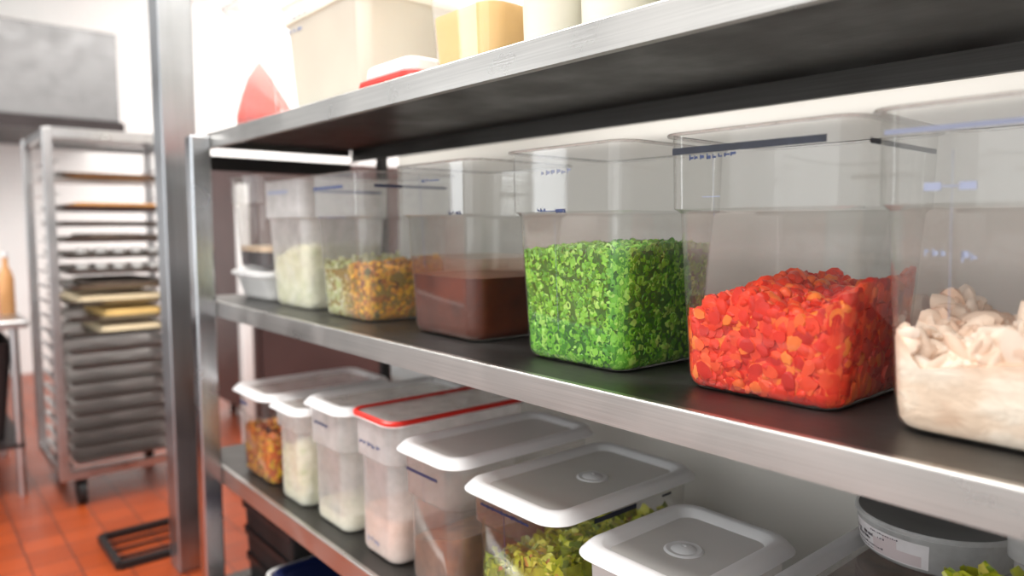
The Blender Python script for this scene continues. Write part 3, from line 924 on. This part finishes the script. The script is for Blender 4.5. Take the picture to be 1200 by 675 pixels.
# 8 translucent
a8 = low('translucent container with a hollow-topped lid under a round black-lidded tub', -0.560, 0.130, 0.190, 0.47, 0.256, 'frost', rim=False)
lid(a8, 0.190, 0.47, 0.261, mat=M['frost_rim'] if 'frost_rim' in M else M['lid_cream'] if 'lid_cream' in M else M['lid_white'], panel=M['clear_tall'], recess=.012)
solid_fill('dark_brown_food', 'dark brown food in the translucent container under the round tub', a8, lambda x, y: 0.215, M['stew'])
# round deli tub on 8
dt = thing('round_tub', 'round clear tub with a black lid and a printed paper label', 'tub', (-0.432, 0.494, ZL + 0.2660))
MB().lathe([(.098, 0.0), (.106, .002), (.112, .008), (.120, .060)], n=56, cap0=True).build('tub_body', M['frost'], dt)
MB().lathe([(.1165, .0655), (.1165, .0665), (.110, .0650), (.06, .0645), (.0005, .0645)], n=56).build('lid', M['black_plastic'], dt)
def wrap(r0, r1, z0, z1, a0, a1, mat, name, parent, n=40, off=.0007):
    b = MB()
    for i in range(n):
        p, q = math.radians(a0 + (a1 - a0) * i / n), math.radians(a0 + (a1 - a0) * (i + 1) / n)
        ra, rb = r0 + (r1 - r0) * (z0 - .008) / .058 + off, r0 + (r1 - r0) * (z1 - .008) / .058 + off
        b.add([(ra * math.cos(p), ra * math.sin(p), z0), (ra * math.cos(q), ra * math.sin(q), z0), (rb * math.cos(q), rb * math.sin(q), z1), (rb * math.cos(p), rb * math.sin(p), z1)], [(0, 1, 2, 3)])
    return b
lb = wrap(.112, .120, .010, .050, 185, 285, None, 'label', dt).build('paper_label', M['label'], dt)
bb = MB()
for (zr, a0, a1, hgt) in ((.040, 192, 206, .004), (.033, 200, 222, .005), (.026, 200, 212, .005), (.026, 218, 236, .006), (.033, 228, 240, .006), (.018, 205, 250, .0035), (.013, 214, 240, .0025), (.044, 238, 262, .0025), (.036, 245, 252, .003)):
    a = a0
    while a < a1:
        wd = random.uniform(.5, 1.6)
        s2 = wrap(.112, .120, zr, zr + hgt * random.uniform(.5, 1), a, a + wd, None, '', dt, 1, .0012)
        bb.add(s2.v, s2.f); a += wd + random.uniform(.4, 1.2)
bb.build('label_print', M['label_ink'], lb, smooth=False)
pk = MB()
for (z0, z1, a0, a1) in ((.012, .036, 240, 250), (.012, .046, 250, 262), (.012, .03, 262, 280)):
    s2 = wrap(.112, .120, z0, z1, a0, a1, None, '', dt, 8, .001); pk.add(s2.v, s2.f)
pk.build('label_stain', M['label_pink'], lb, smooth=False)
MB().lathe([(.1195, .058), (.1222, .0595), (.1222, .066), (.1200, .0678), (.1172, .0668), (.1165, .062)], n=56).build('tub_rim', M['frost'], dt)
# 9 lettuce container
a9 = low('open clear container of shredded lettuce at the front right of the lower shelf', -0.356, 0.045, 0.29, 0.275, 0.285, 'clear')
fill('shredded_lettuce', 'shredded yellow-green lettuce in the open clear container at right', a9, lambda x, y: 0.333 + .015 * math.sin(20 * x) + .12 * y - 1.0 * max(0, abs(x) - .11), M['salad'], M['salad_core'], P_LEAF, 0.024, (150, 60, 120, 80), 260, seed=24, clampin=False)
# 10 frosted tub behind
a10 = low('tall frosted tub behind the open lettuce container', -0.304, 0.335, 0.27, 0.24, 0.42, 'frost', band=.19)
# rear tub
a11 = container('white lidded tub at the back of the lower shelf behind the tall frosted container', -2.05, 0.55, ZL, 0.30, 0.12, 0.37, M['tub_white'], 0, 'plastic_tub', 'tub', rim_mat=M['tub_white'])
lid(a11, 0.30, 0.12, 0.372, over=.006, border=.02, r=.03)

# ================================================================== BOTTOM SHELF
a12 = container('white tub with a dark blue lid on the bottom shelf', -2.00, 0.175, ZB, 0.32, 0.30, 0.215, M['tub_white'], 0, 'plastic_tub', 'tub', rim_mat=M['tub_white'])
lid(a12, 0.32, 0.30, 0.221, over=-.004, mat=M['blue_plastic'], panel=M['blue_plastic'])

cr = thing('dark_filler_box', 'black filler box added to darken the left end of the bottom shelf', 'dark filler', (-2.42, 0.36, ZB + .0006))  # box added to darken the space under the lower shelf
MB().loft([(0, .20, .215, .015), (.44, .215, .23, .02), (.44, .205, .22, .018), (.01, .19, .205, .015)], n=3, cap0=True, cap1=True).build('filler_body', M['black'], cr)
for k in range(4):
    MB().loft([(.06 + .1 * k, .209 + .004 * k, .224 + .004 * k, .016), (.085 + .1 * k, .210 + .004 * k, .225 + .004 * k, .016)], n=3).build('rib', M['dark'], cr)
# ================================================================== TOP SHELF
def top(label, xl, yf, W, D, H, mat, **k):
    return container(label, xl + W / 2, yf + D / 2, ZT, W, D, H, M[mat], **k)
t1 = top('clear container with a peaked red heap at the left end of the top shelf', -2.430, 0.035, 0.43, 0.31, 0.384, 'clear')
def hc1(x, y):
    return max(.02, 0.255 - (2.2 if x < -.085 else 1.0) * abs(x + .085) - 1.5 * abs(y + .095))
solid_fill('red_paste', 'peaked heap of red paste in the clear container at the shelf end', t1, hc1, M['redmass'])
t2 = top('large cream-filled translucent tub, biggest on the top shelf', -1.930, 0.020, 0.44, 0.42, 0.275, 'tub_cream', band=.2, rim_mat=M['tub_cream'])
solid_fill('cream_powder', 'cream-coloured powder filling the largest translucent tub', t2, lambda x, y: 0.24, M['flour'])
marks(t2, blots(-.18, -.10, .20, .215, 3), M['faint_ink'])
marks(t2, blots(-.14, -.05, .232, .240, 3), M['faint_ink'], 'number_marks')
t3 = top('clear container holding a pale yellow block on the top shelf', -1.285, 0.030, 0.245, 0.26, 0.30, 'clear_tall')
solid_fill('yellow_cheese', 'pale yellow cheese block inside the clear container', t3, lambda x, y: 0.112, M['cheese'], inset=.003)
# shallow white dish with a red lid, upside down
dish = thing('shallow_dish', 'shallow white dish turned upside down on its red lid, beside the yellow block', 'dish', (-1.385, 0.105, ZT + .0004))
MB().loft([(0.0, .100, .088, .03), (.004, .112, .098, .035), (.014, .110, .096, .034), (.018, .100, .086, .03), (.017, .06, .05, .02)], n=7, cap0=True, cap1=True).build('lid', M['red_plastic'], dish)
MB().loft([(.0182, .095, .082, .03), (.022, .098, .085, .032), (.042, .095, .082, .03), (.050, .085, .072, .026), (.0505, .05, .04, .02)], n=7, cap0=True, cap1=True).build('bowl', M['lid_white'], dish)
# round quart tubs of cream
def quart(x, y, r, h, label):
    t = thing('round_tub', label, 'tub', (x, y, ZT + .0006), 0)
    MB().lathe([(r * .86, 0), (r * .9, .003), (r, h)], n=40, cap0=True).build('tub_body', M['tub_cream'], t)
    MB().lathe([(r * 1.0, h), (r * 1.04, h + .001), (r * 1.04, h + .008), (r * .9, h + .009), (.001, h + .008)], n=40).build('lid', M['lid_white'], t)
    o = MB().lathe([(r * .84, .004), (r * .96, h * .92), (.001, h * .92)], n=40, cap0=True).build('cream_sauce', M['cream'])
    o.location = (x, y, ZT + .0006); tag(o, 'pale cream sauce inside the ' + label.split(',')[0], 'food', kind='stuff')
quart(-0.915, 0.085, 0.066, 0.18, 'tall round tub right of the yellow block, cream filled')
quart(-0.770, 0.085, 0.072, 0.18, 'middle round cream tub on the top shelf, cream filled')
quart(-0.615, 0.085, 0.072, 0.18, 'rightmost round cream tub on the top shelf, cream filled')

# ================================================================== BACKGROUND
# stainless column
MBp = MB().box(-0.06, 0.06, -0.0625, 0.0625, 0.0, 3.6, bev=0.006).build('steel_column', M['post'], smooth=False)
MBp.location = (-2.965, 0.040, 0)
tag(MBp, 'square stainless steel column standing left of the shelving', 'column')

# rolling sheet pan rack
RX, RY = -4.27, 0.055
RW, RD, RH = 0.59, 0.66, 1.80     # width (y), depth (x)
rack = thing('sheet_pan_rack', 'tall aluminium rolling rack loaded with sheet pans on the red floor', 'rack', (RX, RY, 0))
for sx_ in (-1, 1):
    for sy_ in (-1, 1):
        MB().box(sx_ * RD / 2 - .02, sx_ * RD / 2 + .02, sy_ * RW / 2 - .02, sy_ * RW / 2 + .02, .14, RH, bev=.004).build('post', M['alu'], rack, smooth=False)
        c_ = MB()
        c_.box(sx_ * .28 - .03, sx_ * .28 + .03, sy_ * .22 - .025, sy_ * .22 + .025, .125, .14)
        c_.box(sx_ * .28 - .022, sx_ * .28 + .022, sy_ * .22 - .024, sy_ * .22 - .018, .05, .125).box(sx_ * .28 - .022, sx_ * .28 + .022, sy_ * .22 + .018, sy_ * .22 + .024, .05, .125)
        cf = c_.build('caster', M['black_metal'], rack)
        wl_ = MB()
        n = 24
        v = []
        for yy in (-.016, .016):
            v += [(sx_ * .28 + .0625 * math.cos(2 * math.pi * j / n), sy_ * .22 + yy, .0625 + .0625 * math.sin(2 * math.pi * j / n)) for j in range(n)]
        wl_.add(v, [(j, (j + 1) % n, n + (j + 1) % n, n + j) for j in range(n)] + [tuple(reversed(range(n))), tuple(range(n, 2 * n))])
        wl_.build('wheel', M['black'], cf)
for zz in (0.14, RH - .04):
    fr = MB()
    for sy_ in (-1, 1): fr.box(-RD / 2, RD / 2, sy_ * RW / 2 - .015, sy_ * RW / 2 + .015, zz, zz + .035)
    for sx_ in (-1, 1): fr.box(sx_ * RD / 2 - .015, sx_ * RD / 2 + .015, -RW / 2, RW / 2, zz, zz + .035)
    fr.build('frame', M['alu'], rack, smooth=False)
MB().box(-RD / 2, RD / 2, -RW / 2, RW / 2, RH, RH + .006).build('top_panel', M['alu'], rack, smooth=False)
slots = [0.20 + 0.0765 * i for i in range(20)]
for z in slots:
    for sy_ in (-1, 1):
        ya, yb = sorted((sy_ * (RW / 2 - .045), sy_ * (RW / 2 - .012)))
        yw = yb - .004 if sy_ > 0 else ya
        MB().add([(xx, y, q) for xx in (-RD / 2, RD / 2) for y, q in ((ya, z - .003), (yb, z - .003), (yb, z), (ya, z))],
                 [(0, 1, 2, 3), (7, 6, 5, 4), (0, 4, 5, 1), (1, 5, 6, 2), (2, 6, 7, 3), (3, 7, 4, 0)]).build('runner', M['alu'], rack, smooth=False)
# sheet pans
ORD = ['lowest', 'second lowest', 'third lowest', 'fourth lowest', 'fifth lowest', 'sixth lowest', 'seventh lowest', 'eighth lowest', 'ninth lowest', 'tenth lowest',
       'tenth highest', 'ninth highest', 'eighth highest', 'seventh highest', 'sixth highest', 'fifth highest', 'fourth highest', 'third highest', 'second highest', 'highest']
pan0 = None
for i, z in enumerate(slots):
    if i in (17, 19): continue
    if pan0 is None:
        pan0 = thing('sheet_pan', '', 'sheet pan', (0, 0, 0), 0, 'sheet pans in the rolling rack')
        MB().loft([(0.0, .30, .230, .02), (.0015, .303, .233, .02), (.022, .318, .247, .022), (.025, .322, .251, .022), (.0245, .316, .245, .022), (.003, .301, .231, .02)], n=4, cap0=True, cap1=True).build('pan_tray', M['pan'], pan0)
        p = pan0
    else:
        p = copy_tree(pan0)
    p.location = (RX + random.uniform(-.01, .012), RY + random.uniform(-.004, .004), z + .001)
    p['label'] = 'metal sheet pan in the ' + ORD[i] + ' slot of the rolling rack'
M['bread'] = plain('pale_dough', lin(238, 218, 180), 0.7, 0, 0.08, 10)
M['bread2'] = plain('golden_dough', lin(222, 184, 112), 0.7, 0, 0.15, 10)
M['board'] = plain('caramel_sheet', lin(196, 136, 60), 0.6, 0, 0.15, 8)
def slab(x, y, z, lx, ly, h, mat, label, name='dough_slab', cat='bread'):
    o = MB().loft([(0, lx - .01, ly - .01, .03), (.006, lx, ly, .035), (h * .6, lx, ly, .035), (h * .9, lx - .008, ly - .008, .03), (h, lx - .03, ly - .03, .02)], n=5, cap0=True, cap1=True).build(name, mat)
    o.location = (x, y, z); tag(o, label, cat); return o
def pz(i): return slots[i] + .0045
slab(RX + .01, RY + .0, pz(10), .285, .19, .045, M['bread'], 'pale dough slab on the upper of the loaded pans in the rack middle')
slab(RX + .01, RY + .05, pz(9), .285, .13, .05, M['bread2'], 'golden dough slab on the pan just below the pale slab')
slab(RX + .01, RY + .04, pz(8), .285, .14, .045, M['bread'], 'cream dough slab on the lowest of the loaded pans in the rack middle')
slab(RX + .01, RY - .0, pz(16), .285, .195, .035, M['board'], 'thin caramel-brown sheet on a pan near the rack top', 'baked_sheet', 'baked sheet')
M['mixed_dark'] = plain('dark_pastries', lin(98, 84, 72), 0.7, 0, 0.5, 18)
# row of small cups on two pans
cup0 = None
for k, i in enumerate((13, 12)):
    for j in range(5):
        if cup0 is None:
            cup0 = thing('small_cup', '', 'cup', (0, 0, 0), 0, 'small cups on the rack pans')
            MB().lathe([(.022, 0), (.03, .045), (.027, .045), (.02, .004)], n=16, cap0=True, cap1=True).build('cup_wall', M['tub_white'] if k == 0 else M['dark'], cup0)
            c = cup0
        else:
            c = copy_tree(cup0)
        c.location = (RX + .25, RY - .16 + .08 * j, slots[i] + .0045)
        c['label'] = 'small white cup on the %s cup pan, %s from the left' % (('upper', 'lower')[k], ('first', 'second', 'third', 'fourth', 'fifth')[j])
for i, lab in ((14, 'dark pastry slab on a pan above the small cups'), (11, 'dark pastry slab on a pan below the small cups')):
    slab(RX + .01, RY + .03, pz(i), .28, .16, .035, M['mixed_dark'], lab, 'pastry_slab', 'pastry')

# low metal frame on the floor
ff = thing('floor_rack', 'low dark metal frame lying on the red tiles in front of the rack', 'floor rack', (-3.27, 0.05, 0), 0)
fb = MB()
for yy in (-.24, .14):
    fb.box(-.17, .17, yy - .012, yy + .012, .0, .03)
for xx in (-.17, .17):
    fb.box(xx - .012, xx + .012, -.24, .14, .0, .03)
fb.build('frame', M['black_metal'], ff, smooth=False)
for xx in (-.085, 0, .085):
    MB().box(xx - .005, xx + .005, -.24, .14, .008, .018).build('bar', M['black_metal'], ff, smooth=False)

# extraction hood against the far wall
hd = thing('extraction_hood', 'grey stainless steel extraction hood high on the far wall', 'hood', (-7.2, -0.6, 0))
hb = MB().box(-.7, .7, -1.6, 1.235, 2.17, 2.86, bev=.01).build('hood_body', M['hood'], hd, smooth=False)
MB().box(-.7, .73, -1.6, 1.26, 2.08, 2.17).build('hood_lip', M['dark'], hd, smooth=False)
# service line beneath the hood
rg = thing('cooking_range', 'dark cooking range with a steel worktop under the hood', 'range', (-6.3, -1.0, 0))
MB().box(-.5, .5, -1.2, .72, .12, .86, bev=.01).build('range_body', M['dark'], rg, smooth=False)
MB().box(-.52, .53, -1.2, .75, .86, .90, bev=.008).build('worktop', M['shelf'], rg, smooth=False)
for sx_ in (-1, 1):
    for sy_ in (-1.1, .62): MB().tube((sx_ * .42, sy_, 0), (sx_ * .42, sy_, .12), .025).build('leg', M['black'], rg)
# prep table at left
pt = thing('prep_table', 'stainless prep table left of the rolling rack', 'table', (-4.7, -1.01, 0))
MB().box(-.45, .45, -.70, .70, .85, .89, bev=.01).build('tabletop', M['alu'], pt, smooth=False)
for sx_ in (-1, 1):
    for sy_ in (-1, 1): MB().tube((sx_ * .4, sy_ * .64, 0), (sx_ * .4, sy_ * .64, .85), .02).build('leg', M['alu'], pt)
MB().box(-.42, .42, -.66, .66, .25, .27).build('undershelf', M['dark'], pt, smooth=False)
bn = thing('storage_bin', 'dark bin standing on the undershelf of the prep table', 'bin', (-4.6, -.62, .2705))
MB().loft([(0, .20, .20, .03), (.5, .25, .25, .04), (.5, .24, .24, .04), (.02, .19, .19, .03)], n=4, cap0=True, cap1=True).build('bin_body', M['dark'], bn)
def bottle(x, y, z, r, h, col, label, cap=(230, 230, 230)):
    t = thing('bottle', label, 'bottle', (x, y, z))
    MB().lathe([(r * .9, 0), (r, .01), (r, h * .62), (r * .75, h * .74), (r * .38, h * .84), (r * .36, h)], n=20, cap0=True, cap1=True).build('bottle_body', plain('bottle_colour', lin(*col), .35), t)
    MB().lathe([(r * .42, h), (r * .42, h + .025)], n=20, cap0=True, cap1=True).build('cap', plain('cap_colour', lin(*cap), .4), t)
bottle(-4.60, -.36, .89, .036, .30, (206, 150, 96), 'tan bottle standing on the prep table')
bottle(-4.78, -.40, .89, .05, .26, (214, 128, 124), 'pink bottle standing on the prep table')
tb = container('grey mixing tub on the prep table', -4.45, -.50, .89, .16, .16, .12, plain('grey_tub', lin(150, 146, 146), .4), 0, 'plastic_tub', 'tub')
# cabinet past the end of the shelving, shadow and warm reflection in its colour
cb = thing('upright_cabinet', 'upright cabinet past the shelf end, shadow and warm reflection painted into its brown', 'cabinet', (-5.0, 2.1, 0))
MB().box(-.4, .4, -1.15, 1.15, .1, 1.78, bev=.01).build('cabinet_body', M['brown_shade'], cb, smooth=False)
for sy_ in (-.57, .57):
    d1 = MB().box(.40, .425, sy_ - .55, sy_ + .55, .16, 1.74, bev=.006).build('door', M['brown_shade'], cb, smooth=False)
    MB().tube((.45, sy_ - math.copysign(.48, sy_), .7), (.45, sy_ - math.copysign(.48, sy_), 1.1), .012).build('handle', M['alu'], d1)
for sx_ in (-1, 1):
    for sy_ in (-1, 1): MB().tube((sx_ * .34, sy_ * 1.05, 0), (sx_ * .34, sy_ * 1.05, .1), .025).build('leg', M['black'], cb)
# slim white pole
wp = MB().box(-.03, .03, -.03, .03, 0, 1.58, bev=.006).build('white_pole', M['white_wall'])
wp.location = (-4.0, 0.665, 0); tag(wp, 'slim white pole seen through the end of the shelving', 'pole')
